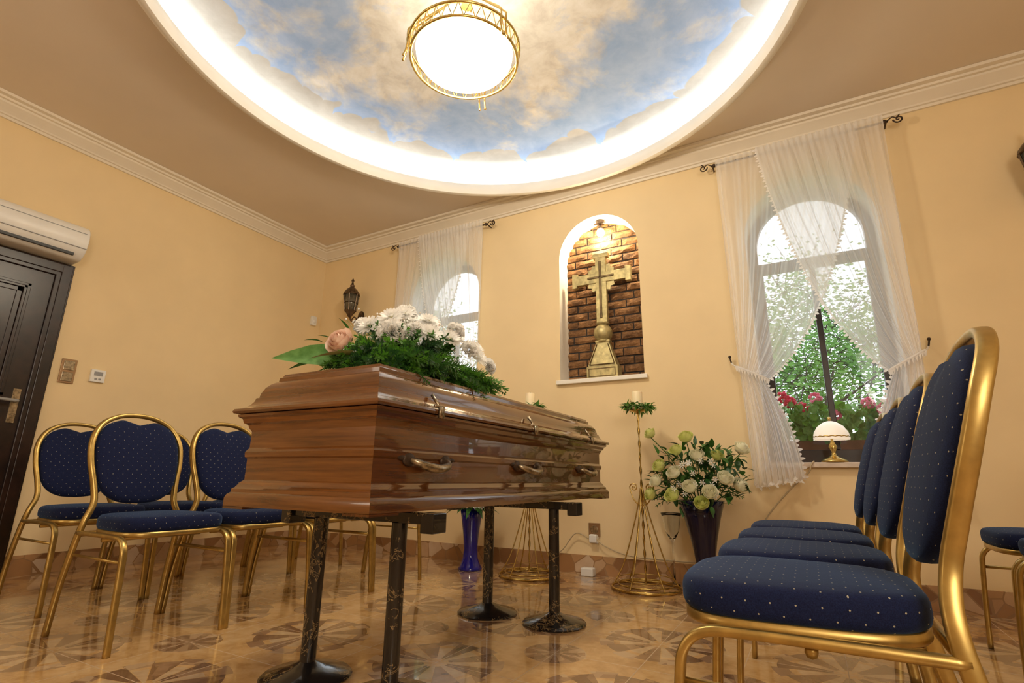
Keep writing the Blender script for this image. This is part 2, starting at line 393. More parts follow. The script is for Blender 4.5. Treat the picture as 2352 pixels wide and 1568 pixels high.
# ------------------------------------------------------------------ switches, thermostat, sensor
g=group('light_switch',(XL,1.62,1.335)); b=B(); b.box(.001,.010,-.045,.045,-.085,.085,'bronzeplas')
b.box(.010,.014,-.032,.032,.008,.072,'antbrass'); b.box(.010,.014,-.032,.032,-.072,-.008,'antbrass'); b.obj('plate',g,smooth=False,bevel=.002)
g=group('thermostat',(XL,1.80,1.33)); b=B(); b.box(.001,.022,-.045,.045,-.045,.045,'white'); b.box(.022,.024,-.028,.028,.0,.03,'grey'); b.box(.022,.025,-.02,-.005,-.03,-.018,'grey'); b.box(.022,.025,.005,.02,-.03,-.018,'grey'); b.obj('plate',g,smooth=False,bevel=.003)
g=group('motion_sensor',(XL,3.63,2.25)); b=B(); b.box(.001,.035,-.03,.03,-.05,.05,'white'); b.sphere((.03,0,-.01),.022,'white',8,sx=.7); b.obj('housing',g,smooth=False,bevel=.006)
# ------------------------------------------------------------------ windows
def arch_pts(hw,z0,sp,n=24):
    return [(-hw,z0)]+[(-hw*math.cos(pi*i/n),sp+hw*math.sin(pi*i/n)) for i in range(n+1)]+[(hw,z0)]
for wi,wx in enumerate(WX):
    g=group('window_%d'%(wi+1),(wx,YB,0)); b=B()
    pts=[(x,.24,z) for x,z in arch_pts(.36,.80,2.29)]
    sq=[(-1,-1),(1,-1),(1,1),(-1,1)]
    b.tube(pts,.03,'dwood',prof=sq,ref=(0,1,0)); b.box(-.39,.39,.205,.275,.765,.85,'dwood')
    b.box(-.36,.36,.21,.27,2.10,2.17,'dwood'); b.box(-.018,.018,.215,.265,.85,2.10,'dwood')
    for sx in (-1,1): b.box(sx*.325-.018,sx*.325+.018,.205,.25,.85,2.1,'dwood')
    b.obj('frame',g,smooth=False,bevel=.004)
    b=B(); o=[(x,z) for x,z in arch_pts(.35,.82,2.29)]; b.add([(x,.25,z) for x,z in o],[tuple(range(len(o)))],'wglass'); b.obj('pane',g,smooth=False)
    b=B(); b.box(-.42,.42,-.045,-.001,.735,.762,'sill'); b.box(-.388,.388,-.002,.205,.7625,.766,'sill'); b.box(-.5,.5,.351,.66,.70,.76,'sill'); b.obj('sill',g,smooth=False,bevel=.002)
    # planter outside
    pg=group('geranium_planter',(wx,YB+.49,.761)); b=B()
    for k in (-1,1):
        x0=k*.2
        b.rings([[(x0-.15,-.06,0),(x0+.15,-.06,0),(x0+.15,.06,0),(x0-.15,.06,0)],[(x0-.18,-.08,.16),(x0+.18,-.08,.16),(x0+.18,.08,.16),(x0-.18,.08,.16)]],'terra')
    b.obj('box',pg,smooth=False)
    b=B()
    for i in range(560):
        c=Vector((random.uniform(-.42,.42),random.uniform(-.1,.1),random.uniform(.16,.41)))
        d=Vector((random.gauss(0,1),random.gauss(0,1)-.4,random.gauss(.5,.7))).normalized(); T=orient(c,d); rr=random.uniform(.018,.035)
        ps=[(rr*math.cos(a)*(1+.12*math.cos(5*a)),rr*math.sin(a)*(1+.12*math.cos(5*a)),.2*rr*math.cos(2*a)) for a in [2*pi*j/10 for j in range(10)]]
        b.add(ps,[tuple(range(10))],random.choice(['leafl','fern','leafl']),T)
    for cx0,cz,cm in ((-.24,.43,'red'),(-.16,.39,'red'),(-.32,.35,'pink'),(.22,.40,'pink'),(.30,.36,'red'),(.02,.33,'pink'),(.36,.40,'red'),(-.08,.45,'pink'),(-.28,.47,'red')):
        b.tube([(cx0,0,.1),(cx0,-.02,cz)],.003,'fern',n=5)
        for i in range(28):
            c=Vector((cx0,-.06,cz))+Vector((random.gauss(0,1),random.gauss(0,1),random.gauss(0,.8))).normalized()*.034
            b.sphere(c,.012,cm,4)
    b.obj('geraniums',pg,smooth=False)
# ------------------------------------------------------------------ curtains
def curtain(wx):
    g=group('sheer_curtain',(wx,YB-.08,0))
    zt,ztie,zb=2.885,1.31,.62
    for sd in (-1,1):
        b=B(); nu,n1,n2=150,30,22
        grid=[]
        off=-.014 if sd<0 else -.040
        for iv in range(n1+n2+1):
            row=[]
            for iu in range(nu+1):
                u=iu/nu
                Tx=sd*(.505-(.86 if sd<0 else .74)*u); Tz=zt+.035
                Px=sd*(.48-.15*u); Pz=ztie+.09*(1-u)-.05*u
                if iv<=n1:
                    t=iv/n1
                    Cx=Px+(Tx-Px)*(.64+.03*u); Cz=ztie+(.75-.46*u)*(zt-ztie)*.65
                    x=(1-t)**2*Tx+2*t*(1-t)*Cx+t*t*Px; z=(1-t)**2*Tz+2*t*(1-t)*Cz+t*t*Pz
                    amp=.012*(1-.2*t)
                else:
                    t=(iv-n1)/n2; Bx=sd*(.46-.28*u); Bz=zb+.05*u+.012*math.sin(u*40)
                    e=1-(1-t)**1.8
                    x=Px+(Bx-Px)*e; z=Pz+(Bz-Pz)*t; amp=.009+.013*t
                wv=mnoise.noise(Vector((u*9,iv*.03,sd*3.1)))
                ph=2*pi*9*u+2.2*wv*2
                y=off+amp*math.sin(ph)*(.8+.6*wv)+.0040*math.sin(2.7*ph+iv*.12)+.004*math.sin(iv*.10+u*5)
                if iv<=1: y=off+.007*math.sin(2*pi*20*u)
                elif iv<5: y+= .005*math.sin(2*pi*20*u)*(5-iv)/4
                row.append((x,y,z))
            grid.append(row)
        b.rings(grid,'sheer',closed=False)
        b.obj('panel_%s'%('left' if sd<0 else 'right'),g)
        # lace
        b=B(); edge=[r[-1] for r in grid]+[grid[-1][i] for i in range(nu,-1,-3)]
        e2=[]; 
        for i in range(len(edge)-1):
            a=Vector(edge[i]);c=Vector(edge[i+1]); L=(c-a).length; k=max(1,round(L/.020))
            for j in range(k): e2.append(a.lerp(c,j/k))
        nedge=len(e2)
        for i in range(1,len(e2)-1):
            p=e2[i]; t=(e2[i+1]-e2[i-1]).normalized(); nrm=Vector((t.z,0,-t.x)).normalized()
            out=Vector((-sd,0,-.2)) if i<nedge*.72 else Vector((0,0,-1))
            if nrm.dot(out)<0: nrm=-nrm
            h=.024 if i%2 else .011
            b.add([p-t*.010-nrm*.003,p+t*.010-nrm*.003,p+t*.007+nrm*h*.6,p+nrm*h,p-t*.007+nrm*h*.6],[(0,1,2,3,4)],'lace')
        b.obj('lace_%s'%('left' if sd<0 else 'right'),g,smooth=False)
        # tie
        b=B(); ring=[(sd*(.405+.09*math.cos(a)),off+.026*math.sin(a),ztie+.015+.05*math.cos(a)) for a in [2*pi*j/28 for j in range(28)]]
        b.tube(ring,.008,'lace',n=6,closed=True)
        for a in range(28):
            p=Vector(ring[a]); b.add([p+Vector((-.008,-.006,0)),p+Vector((.008,-.006,0)),p+Vector((0,-.008,-.035))],[(0,1,2)],'lace')
        b.tube(smooth([(sd*.49,off,ztie+.06),(sd*.52,.03,ztie+.09),(sd*.53,.06,ztie+.11)],4),.005,'lace',n=6)
        b.obj('tieback_%s'%('left' if sd<0 else 'right'),g)
        b=B(); b.tube(smooth([(sd*.53,.075,ztie+.11),(sd*.53,.05,ztie+.11),(sd*.535,.04,ztie+.14)],4),.005,'iron',n=6); b.sphere((sd*.535,.04,ztie+.145),.010,'iron',8); b.obj('hook_%s'%('left' if sd<0 else 'right'),g)
    b=B()
    b.tube([(-.535,0,zt),(.535,0,zt)],.008,'iron',n=8)
    for sd in (-1,1):
        sp=[(sd*(.59+.028*(1-k/22)*math.cos(pi+k*.42)),0,zt+.028*(1-k/22)*math.sin(pi+k*.42)) for k in range(22)]
        b.tube(sp,.005,'iron',n=6); b.sphere((sd*.515,0,zt),.015,'iron',8)
        b.tube([(sd*.525,0,zt),(sd*.525,.078,zt)],.006,'iron',n=6)
        b.tube(smooth([(sd*.53,0,zt),(sd*.56,0,zt+.022),(sd*.58,0,zt+.012),(sd*.60,0,zt+.03)],4),.004,'iron',n=6)
    b.obj('curtain_rod',g)
for wx in WX: curtain(wx-.02)
# ------------------------------------------------------------------ niche content
g=group('wall_niche',(NX,YB+.2,1.39)); b=B(); b.box(-.36,.36,-.012,.03,0.001,1.38,'mortar')
rowh=.067
for r in range(21):
    x=-.36-(.105 if r%2 else 0)
    while x<.36:
        w=.205+random.uniform(-.02,.02); x0=max(x,-.36); x1=min(x+w-.012,.36)
        if x1-x0>.02:
            z0=r*rowh+.004; d=random.uniform(.024,.04)
            nx_,nz_=5,3; vs=[];fs=[]
            for i in range(nx_+1):
                for j in range(nz_+1):
                    edge=(i in(0,nx_)) or (j in (0,nz_)); px=x0+(x1-x0)*i/nx_; pz=z0+(rowh-.013)*j/nz_
                    vs.append((px+random.uniform(-.003,.003),-(d-(.012 if edge else 0)+random.uniform(-.005,.005)),pz+random.uniform(-.002,.002)))
            for i in range(nx_):
                for j in range(nz_): k=i*(nz_+1)+j; fs.append((k,k+nz_+1,k+nz_+2,k+1))
            b.add(vs,fs,'brick'); b.box(x0,x1,-(d-.012),-.005,z0,z0+rowh-.013,'brick')
        x+=w
b.obj('wall_niche_bricks',g,smooth=False)
g=group('niche_sill',(NX,YB,1.39)); b=B(); b.box(-.36,.36,-.035,.0,-.028,.004,'reveal'); b.obj('slab',g,smooth=False,bevel=.004)
g=group('cross_sculpture',(NX,YB+.085,1.392)); b=B()
def fr(z,h): return [(-h,-h*.45,z),(h,-h*.45,z),(h,h*.45,z),(-h,h*.45,z)]
b.rings([fr(0,.125),fr(.10,.125),fr(.105,.115),fr(.29,.055),fr(.30,.06),fr(.315,.06)],'oldgold')
b.obj('base',g,smooth=False,bevel=.003)
b=B()
for t in (.02,.08): b.box(-.105,.105,-.060,-.056,t,t+.006,'crossdark')
for sx in (-1,1): b.box(sx*.105-.003,sx*.105+.003,-.060,-.056,.02,.086,'crossdark')
for sx in (-1,1): b.tube([(sx*.10,-.056,.115),(sx*.045,-.03,.28)],.004,'crossdark',n=4)
b.tube([(-.1,-.056,.115),(.1,-.056,.115)],.004,'crossdark',n=4)
b.obj('base_lines',g,smooth=False)
b=B(); b.sphere((0,0,.375),.075,'oldgold',18); b.lathe([(.04,.30),(.045,.315),(.03,.33)],'oldgold',n=20); b.lathe([(.03,.435),(.055,.45),(.05,.462),(.03,.47)],'oldgold',n=20); b.obj('globe',g)
b=B(); b.box(-.045,.045,-.02,.02,.46,1.05,'oldgold'); b.box(-.235,.235,-.021,.021,.80,.885,'oldgold')
for sx,sz,px,pz,w,h in ((-1,0,-.225,.8425,.022,.062),(1,0,.225,.8425,.022,.062),(0,1,0,1.035,.065,.02)): b.box(px-w,px+w,-.022,.022,pz-h,pz+h,'oldgold')
for sx in (-1,1):
    for sz in (-1,1):
        fan=[(0,-.012,.8425)]+[(sx*rr*math.cos(a),-.012,.8425+sz*rr*math.sin(a)) for a,rr in [(pi/2*k/8,.135 if k%2 else .115) for k in range(9)]]
        b.add(fan,[(0,i,i+1) for i in range(1,9)],'oldgold')
        b.add([(x,y+.012,z) for x,y,z in fan],[(0,i,i+1) for i in range(1,9)],'oldgold')
b.obj('cross',g,smooth=False,bevel=.003)
b=B(); b.box(-.006,.006,-.032,-.022,.50,.98,'crossdark'); b.box(-.012,-.008,-.032,-.022,.50,.98,'crossdark'); b.box(-.11,.11,-.032,-.022,.838,.852,'crossdark'); b.obj('inlay_cross',g,smooth=False)
g=group('niche_spotlight',(NX,YB+.10,2.735)); b=B(); b.lathe([(.035,.012),(.035,-.01),(.012,-.014),(.012,-.035),(.02,-.04),(.022,-.06)],'iron',n=16); b.tube([(-.05,-.01,-.01),(.05,-.01,-.01)],.008,'iron',n=6); b.obj('fixture',g,auto=40)
b=B(); b.sphere((0,0,-.090),.032,'bulb',10,sz=1.2); b.obj('bulb',g)
# ------------------------------------------------------------------ wall lanterns
for lx in (-3.88,1.29):
    g=group('wall_lantern',(lx,YB-.16,2.22)); b=B()
    b.lathe([(.012,-.03),(.02,-.02),(.03,0),(.035,.01),(.055,.03),(.06,.04)],'lantern',n=16)
    b.lathe([(.075,.20),(.085,.205),(.08,.225),(.055,.26),(.03,.285),(.02,.295),(.024,.31),(.014,.32),(.008,.345),(.016,.36),(.004,.385)],'lantern',n=16)
    for k in range(6):
        a=pi/3*k; b.tube([(.055*math.cos(a),.055*math.sin(a),.035),(.078*math.cos(a),.078*math.sin(a),.205)],.006,'lantern',n=5)
    b.lathe([(.06,.115),(.071,.118),(.06,.125)],'lantern',n=16)
    b.tube(smooth([(0,0,-.02),(.0,.03,-.06),(0,.09,-.05),(0,.12,0),(0,.15,.03)],5),.009,'lantern',n=6)
    b.tube(smooth([(0,.03,-.05),(0,.06,-.01),(0,.09,-.02),(0,.08,-.045),(0,.065,-.04)],5),.006,'lantern',n=6)
    b.lathe([(.045,0),(.05,.006),(.03,.015)],'lantern',Matrix.Translation((0,.158,0))@Matrix.Rotation(pi/2,4,'X')@Matrix.Scale(1.6,4,(0,1,0)),n=20)
    b.obj('frame',g,auto=50)
    b=B(); b.lathe([(.05,.035),(.072,.20)],'lglass',n=12); b.obj('glass',g)
# ------------------------------------------------------------------ chandelier
g=group('chandelier',(-1.37,1.88,2.80)); b=B()
K_=.93
circ=lambda r,z,n=48:[(r*math.cos(2*pi*j/n),r*math.sin(2*pi*j/n),z) for j in range(n)]
b.tube(circ(.305*K_,.0),.008,'brass',closed=True,n=8); b.tube(circ(.315*K_,.075),.008,'brass',closed=True,n=8)
for j in range(32):
    a=2*pi*j/32; a2=2*pi*(j+.5)/32; a3=2*pi*(j+1)/32; r1=.305*K_; r2_=.315*K_
    b.tube([(r1*math.cos(a),r1*math.sin(a),0),(r2_*math.cos(a2),r2_*math.sin(a2),.075),(r1*math.cos(a3),r1*math.sin(a3),0)],.0035,'brass',n=5)
for j in range(3):
    a=2*pi*j/3+1.815; c,s_=math.cos(a)*K_,math.sin(a)*K_
    for k in (-.018,.018):
        ox,oy=-s_*k,c*k
        b.tube(smooth([(.34*c+ox,.34*s_+oy,-.05),(.33*c+ox,.33*s_+oy,-.02),(.322*c+ox,.322*s_+oy,.04),(.325*c+ox,.325*s_+oy,.09),(.30*c+ox,.30*s_+oy,.14),(.10*c,.10*s_,.36),(.03*c,.03*s_,.50)],5),.005,'brass',n=6)
        b.sphere((.34*c+ox,.34*s_+oy,-.055),.008,'brass',6)
b.lathe([(.0905,.52),(.09,.50),(.03,.47),(.02,.40),(.03,.36)],'brass',n=24)
b.obj('frame',g,auto=50)
b=B(); b.lathe([(r_*.95,z_) for r_,z_ in [(.272,.05),(.268,.02),(.245,-.01),(.18,-.035),(.09,-.047),(.001,-.05)]],'bowl',n=40); b.obj('glass_bowl',g)
# ------------------------------------------------------------------ coffin
CFX,CFY=-1.372,2.085; HX,HY=.322,.985
g=group('coffin',(CFX,CFY,0))
body=[(.03,.545),(0,.548),(0,.575),(.004,.585),(.012,.592),(.013,.603),(.02,.608),(.028,.622),(.038,.632),(.038,.70),(.032,.706),(.031,.722),(.036,.73),(.040,.735),(.040,.79),(.034,.80),(.030,.812),(.020,.818),(.016,.832),(.006,.838),(.004,.846)]
lid=[(.004,.848),(-.006,.850),(-.009,.856),(-.006,.864),(.004,.868),(.018,.872),(.028,.880),(.036,.892),(.040,.905),(.046,.908),(.050,.925),(.058,.943),(.070,.957),(.082,.965),(.086,.967),(.087,.980),(.094,.984),(.098,.993),(.106,.996)]
def cof(prof,name,cap0,cap1):
    b=B()
    R=rect_rings(prof,HX,HY,0,0)
    for k in range(4):
        q=[[r[k],r[(k+1)%4]] for r in R]
        mat='woodx' if k%2==0 else 'wood'
        b.rings(q,mat,closed=False)
    if cap0: b.add(R[0],[(3,2,1,0)],'wood')
    if cap1: b.add(R[-1],[(0,1,2,3)],'wood')
    return b.obj(name,g,smooth=True,auto=28)
cof(body,'body',True,False); cof(lid,'lid',False,True)
b=B()
for i,(sx,sy) in enumerate(((-1,-1),(1,-1),(1,1),(-1,1))):
    x,y=sx*(HX-.05),sy*(HY-.06); b.box(x-.05,x+.05,y-.06,y+.06,.541,.549,'wood')
b.obj('feet',g,smooth=False)
for sx in (-1,1):
    for k,hy in enumerate((-.70,0,.70)):
        b=B(); X0=sx*(HX-.038)
        for e in (-1,1):
            b.sphere((X0+sx*.004,hy+e*.095,.70),.03,'iron',10,sx=.35,sy=1.0,sz=.7)
            b.sphere((X0+sx*.004,hy+e*.128,.705),.014,'iron',8,sx=.35,sy=1.5,sz=.6)
        b.tube(smooth([(X0,hy-.09,.70),(X0+sx*.022,hy-.085,.695),(X0+sx*.040,hy-.06,.683),(X0+sx*.050,hy-.02,.675),(X0+sx*.050,hy+.02,.675),(X0+sx*.040,hy+.06,.683),(X0+sx*.022,hy+.085,.695),(X0,hy+.09,.70)],5),[.008+.007*math.sin(pi*i/35) for i in range(36)],'antbrass',n=10)
        b.obj('handle',g)
        b=B(); X1=sx*HX
        b.box(min(X1+sx*.008,X1+sx*.016),max(X1+sx*.008,X1+sx*.016),hy-.012,hy+.012,.835,.872,'antbrass')
        b.tube([(sx*(HX-.03),hy,.915),(sx*(HX-.012),hy,.893),(X1+sx*.006,hy,.868)],.006,'antbrass',n=8)
        b.tube([(X1+sx*.002,hy-.026,.874),(X1+sx*.002,hy+.026,.874)],.005,'antbrass',n=8)
        b.obj('lid_clasp',g)
# stands
for (xa,xb,xc,xd,y) in ((-1.54,-1.18,-1.69,-1.045,1.38),(-1.475,-1.11,-1.70,-1.00,2.42)):
    g=group('coffin_stand',((xa+xb)/2,y,0)); cx=(xa+xb)/2
    for x in (xa,xb):
        b=B(); b.lathe([(.001,0),(.145,0),(.148,.006),(.14,.014),(.06,.034),(.034,.045),(.026,.05),(.0255,.505)],'marble',n=32,loc=(x-cx,0,0)); b.obj('column',g,auto=40)
    b=B(); b.box(xc-cx,xd-cx,-.022,.022,.505,.54,'marble')
    for x in (xc,xd): b.box(x-cx-.025,x-cx+.025,-.035,.035,.48,.540,'marble')
    b.obj('crossbar',g,smooth=False,bevel=.003)
# ------------------------------------------------------------------ chairs
def chair_meshes():
    ms=[]
    half=[(-.245,.215,0),(-.225,.212,.18),(-.185,.205,.36),(-.172,.192,.45),(-.182,.168,.52),(-.203,.174,.60),(-.230,.191,.70),(-.257,.189,.79),(-.286,.152,.865),(-.302,.082,.907),(-.307,0,.918)]
    full=half+[(x,-y,z) for x,y,z in half[-2::-1]]
    prof=[(math.copysign(abs(math.cos(a))**.6,math.cos(a))*1.0,math.copysign(abs(math.sin(a))**.6,math.sin(a))*.72) for a in [2*pi*j/12 for j in range(12)]]
    b=B(); b.tube(smooth(full,5),.0150,'gold',prof=prof,ref=(1,0,0))
    for s in (-1,1):
        b.tube(smooth([(-.18,s*.20,.40),(-.05,s*.205,.402),(.12,s*.208,.402),(.185,s*.209,.395),(.218,s*.21,.365),(.228,s*.211,.31),(.242,s*.215,.15),(.252,s*.217,0)],5),.0125,'gold',prof=prof,ref=(0,1,0))
        b.tube([(-.20,s*.206,.315),(.225,s*.211,.315)],.006,'gold',n=6)
    b.tube([(-.18,-.2,.395),(-.18,.2,.395)],.011,'gold',n=8); b.tube([(.02,-.2,.385),(.02,.2,.385)],.010,'gold',n=8)
    ms.append(('frame',b.mesh('chair_frame')))
    N=48
    def outl(k,grow=0):
        o=[]
        for j in range(N):
            a=2*pi*j/N; c,s=math.cos(a),math.sin(a)
            x=.037+(.199+grow)*math.copysign(abs(c)**.55,c); wy=.197+.018*(x/.22)+grow
            o.append((.037+(x-.037)*k,wy*math.copysign(abs(s)**.55,s)*k))
        return o
    def ring(k,z,grow=0): return [(x,y,z) for x,y in outl(k,grow)]
    b=B(); b.rings([ring(.985,.402),ring(.995,.405),ring(.995,.420),ring(.95,.422)],'gold'); ms.append(('seat_rim',b.mesh('chair_seat_rim')))
    b=B(); b.rings([ring(.96,.420),ring(1.0,.426),ring(1.015,.436),ring(1.015,.456),ring(1.0,.466),ring(.985,.470),ring(.97,.474),ring(.90,.478),ring(.7,.482),ring(.4,.484),ring(.1,.485)],'fabric'); ms.append(('seat_cushion',b.mesh('chair_seat')))
    hp=smooth([(0,0,.512),(0,.075,.52),(0,.128,.55),(0,.159,.60),(0,.177,.70),(0,.174,.79),(0,.140,.857),(0,.082,.888),(0,.05,.885),(0,.0,.870)],4)
    fl=list(hp)+[Vector((p.x,-p.y,p.z)) for p in hp[-2:0:-1]]
    def xl(z): return -.174-(z-.512)*.300
    b=B(); rings=[]
    for k,d in ((1,.0),(.995,.012),(.96,.022),(.85,.030),(.6,.037),(.3,.040),(.05,.041)):
        rings.append([(xl(.71+(p.z-.71)*k)+d,p.y*k,.71+(p.z-.71)*k) for p in fl])
    b.rings(rings,'fabric',cap0=False)
    rings=[]
    for k,d in ((1,.0),(.995,-.010),(.96,-.018),(.8,-.024),(.4,-.028),(.05,-.03)):
        rings.append([(xl(.71+(p.z-.71)*k)+d,p.y*k,.71+(p.z-.71)*k) for p in fl])
    b.rings(rings,'fabric',cap0=False); ms.append(('back_pad',b.mesh('chair_back_pad')))
    return ms
CM=chair_meshes()
def chair(x,y,rz):
    g=group('banquet_chair',(x,y,0),rz)
    for n,me in CM: place(me,n,g)
for y in (1.35,1.80,2.25,2.70): chair(-2.55,y,0)
for y in (1.46,1.92,2.38,2.84): chair(-3.42,y,0)
for y in (1.25,1.72,2.175,2.63): chair(-.01,y,pi)
for y in (2.35,2.82): chair(.82,y,pi)
# ------------------------------------------------------------------ plants
def leaf(b,base,d,L,W,mat,up=(0,0,1),bend=.3):
    d=Vector(d).normalized(); s=d.cross(Vector(up)); s=s.normalized() if s.length>1e-3 else Vector((1,0,0)); n=s.cross(d)
    vs=[];K=5
    for i in range(K+1):
        t=i/K; w=W*math.sin(pi*min(.999,t**.8*.97+.03))*.5; c=Vector(base)+d*(L*t)-n*(bend*L*t*t)
        vs+=[c-s*w+n*w*.3,c,c+s*w+n*w*.3]
    fs=[]
    for i in range(K):
        k=i*3; fs+=[(k,k+1,k+4,k+3),(k+1,k+2,k+5,k+4)]
    b.add(vs,fs,mat)
def rose(b,c,d,s,mat,open_=1.0):
    T=orient(c,d)
    for li,(rr,h,np_,fl) in enumerate(((.14,1.25,2,0),(.26,1.22,3,.0),(.38,1.15,3,.08),(.50,1.02,4,.22),(.60,.88,5,.5))):
        for k in range(np_):
            a0=2*pi*k/np_+li*.9+random.uniform(-.2,.2); wa=pi/np_*1.3; vs=[]
            for i in range(6):
                t=i/5
                for j in range(5):
                    q=(j/4-.5)*2; a=a0+wa*q
                    R=s*((rr*math.sin(pi*min(1,t*.62+.05))**.7)*(1.25 if t<.8 else 1.15)+fl*open_*max(0,t-.6)**1.3*1.6); z=s*h*t*(1-.20*q*q*t)-s*.45-(s*fl*.5*max(0,t-.75) if fl>.2 else 0)
                    vs.append((R*math.cos(a),R*math.sin(a),z))
            b.add(vs,[(i*5+j,i*5+j+1,i*5+j+6,i*5+j+5) for i in range(5) for j in range(4)],mat,T)
    for k in range(5):
        a=2*pi*k/5; b.add([(0,0,-.52*s),(s*.3*math.cos(a-.3),s*.3*math.sin(a-.3),-.42*s),(s*.62*math.cos(a),s*.62*math.sin(a),-.30*s),(s*.3*math.cos(a+.3),s*.3*math.sin(a+.3),-.42*s)],[(0,1,2,3)],'leaf',T)
def carnation(b,c,d,s,mat,n=110):
    T=orient(c,d)
    for i in range(n):
        z=random.uniform(-.15,1); a=random.uniform(0,2*pi); rr=math.sqrt(max(0,1-z*z)); D=Vector((rr*math.cos(a),rr*math.sin(a),z*.75))
        t=D.cross(Vector((random.gauss(0,1),random.gauss(0,1),random.gauss(0,1)))).normalized(); R=s*random.uniform(.8,1.0)
        vs=[D*s*.2]; K=5
        for k in range(K+1):
            q=(k/K-.5)*2; vs.append(D*(R*(1-.12*q*q)*(1.0 if k%2 else .93))+t*(q*s*.34)+D.cross(t)*(s*.09*math.sin(q*5)))
        b.add(vs,[(0,k,k+1) for k in range(1,K+1)],mat,T)
def daisy(b,c,d,s,mat,layers=3,n=18,centre='yellow'):
    T=orient(c,d)
    for l in range(layers):
        el=.15+.40*l; L=s*(1-.20*l)
        for k in range(n):
            a=2*pi*(k+.5*l)/n+random.uniform(-.06,.06); ce,se=math.cos(el),math.sin(el); w=L*.15
            dx,dy=math.cos(a),math.sin(a)
            pt=lambda t,q:(dx*L*t*ce-dy*q,dy*L*t*ce+dx*q,L*t*se+.0)
            b.add([pt(.1,-w*.4),pt(.6,-w),pt(.97,-w*.5),pt(.97,w*.5),pt(.6,w),pt(.1,w*.4)],[(0,1,2,3,4,5)],mat,T)
    b.sphere((0,0,s*.14),s*.16,centre,6,sz=.6,T=T)
def fern(b,base,d,L,mat='fern',curl=.5,dens=22,w=.05):
    P=[];p=Vector(base);d=Vector(d).normalized()
    for i in range(11):
        P.append(p.copy()); d=(d+Vector((0,0,-curl/10))).normalized(); p=p+d*(L/10)
    b.tube(P,.0016,mat,n=4)
    for i in range(dens):
        t=.08+.92*i/dens; k=min(9,int(t*10)); c=P[k].lerp(P[k+1],t*10-k); dd=(P[k+1]-P[k]).normalized()
        for m_ in range(3):
            v=Vector((random.gauss(0,1),random.gauss(0,1),random.gauss(0,1))); s=(v-dd*v.dot(dd)).normalized()
            D=(s+dd*.7).normalized(); ll=w*(1-.65*t)*random.uniform(.8,1.2); q=D.cross(dd).normalized()*.0024
            b.add([c-q,c+q,c+D*ll*.6+q*1.3,c+D*ll,c+D*ll*.6-q*1.3],[(0,1,2,3,4)],mat)
            for e in (.35,.6):
                cc=c+D*ll*e; D2=(D+s.cross(dd)*.9*random.choice((-1,1))).normalized()*ll*.4
                b.add([cc-q*.8,cc+q*.8,cc+D2],[(0,1,2)],mat)
# coffin flowers
g=group('funeral_flower_arrangement',(-1.36,1.52,.998))
b=B(); b.lathe([(.001,0),(.13,0),(.14,.03),(.12,.05),(.001,.055)],'leafd',n=20)
for i in range(330):
    a=random.uniform(0,2*pi); el=random.uniform(.05,1.3); D=Vector((math.cos(a)*math.cos(el),math.sin(a)*math.cos(el)*1.25,math.sin(el)*.55)); 
    st=Vector((D.x*.12,D.y*.12,.03+.08*max(0,D.z)))
    fern(b,st,D+Vector((0,0,.25)),random.uniform(.09,.16),random.choice(['fern','leaf','leafd']),.9,12,.05)
for i in range(50):
    a=random.uniform(0,2*pi); fern(b,(.05*math.cos(a),.08+.12*math.sin(a),.12),(math.cos(a)*.7+.2,math.sin(a)*.8,.9),random.uniform(.10,.15),random.choice(['fern','leaf']),.6,12,.045)
for i in range(70):
    y=random.uniform(-.15,.42); fern(b,(random.uniform(.0,.1),y,random.uniform(.03,.07)),(1,random.uniform(-.2,.9),random.uniform(.0,.5)),random.uniform(.12,.2),random.choice(['fern','fern','leaf']),.9,14,.055)
for i in range(44):
    fern(b,(random.uniform(-.02,.12),random.uniform(.1,.26),random.uniform(.03,.08)),(random.uniform(-.1,.5),1,random.uniform(.1,.5)),random.uniform(.2,.31),'fern',.7,20,.055)
for i in range(40):
    fern(b,(random.uniform(-.15,.12),-.1,random.uniform(.03,.06)),(random.uniform(-.6,.7),-1,random.uniform(-.0,.5)),random.uniform(.1,.17),'fern',.9,12,.05)
b.obj('greenery',g,smooth=False)
b=B()
leaf(b,(-.06,-.14,.07),(-1,-.75,.10),.33,.11,'leafl',up=(.3,-.8,.5),bend=.15); leaf(b,(-.08,-.10,.09),(-1,-.45,.05),.30,.09,'leaf',bend=.2)
leaf(b,(0,-.15,.06),(-.5,-.9,.3),.2,.07,'ribbon',bend=.4)
for i in range(44):
    st=Vector((-.12+random.uniform(-.04,.04),-.08+random.uniform(-.05,.05),.1)); d=Vector((-.9+random.gauss(0,.3),random.gauss(-.1,.4),.6+random.gauss(0,.25)))
    leaf(b,st+d.normalized()*random.uniform(.02,.13),d+Vector((random.gauss(0,.5),random.gauss(0,.5),random.gauss(0,.3))),random.uniform(.06,.09),.022,'leaf')
for i in range(14): leaf(b,(random.uniform(0,.15),random.uniform(.1,.4),.05),(random.uniform(.3,1),random.uniform(.2,1),.1),.12,.035,'leafl')
b.obj('leaves',g)
b=B()
view=Vector((.55,-.75,.25))
mums=[(-.06,-.11,.21),(-.10,.01,.25),(.01,.0,.275),(.03,.14,.26),(-.04,.12,.28),(.11,.22,.22),(.15,.31,.19),(-.15,.08,.23),(.07,.08,.26),(.12,.03,.19),(.15,.13,.19),(.02,-.08,.24),(.19,.27,.14)]
for p in mums:
    d=Vector(p)-Vector((0,.08,0)); d=d.normalized()+view*.9; daisy(b,p,d,.055,'petalw',4,16)
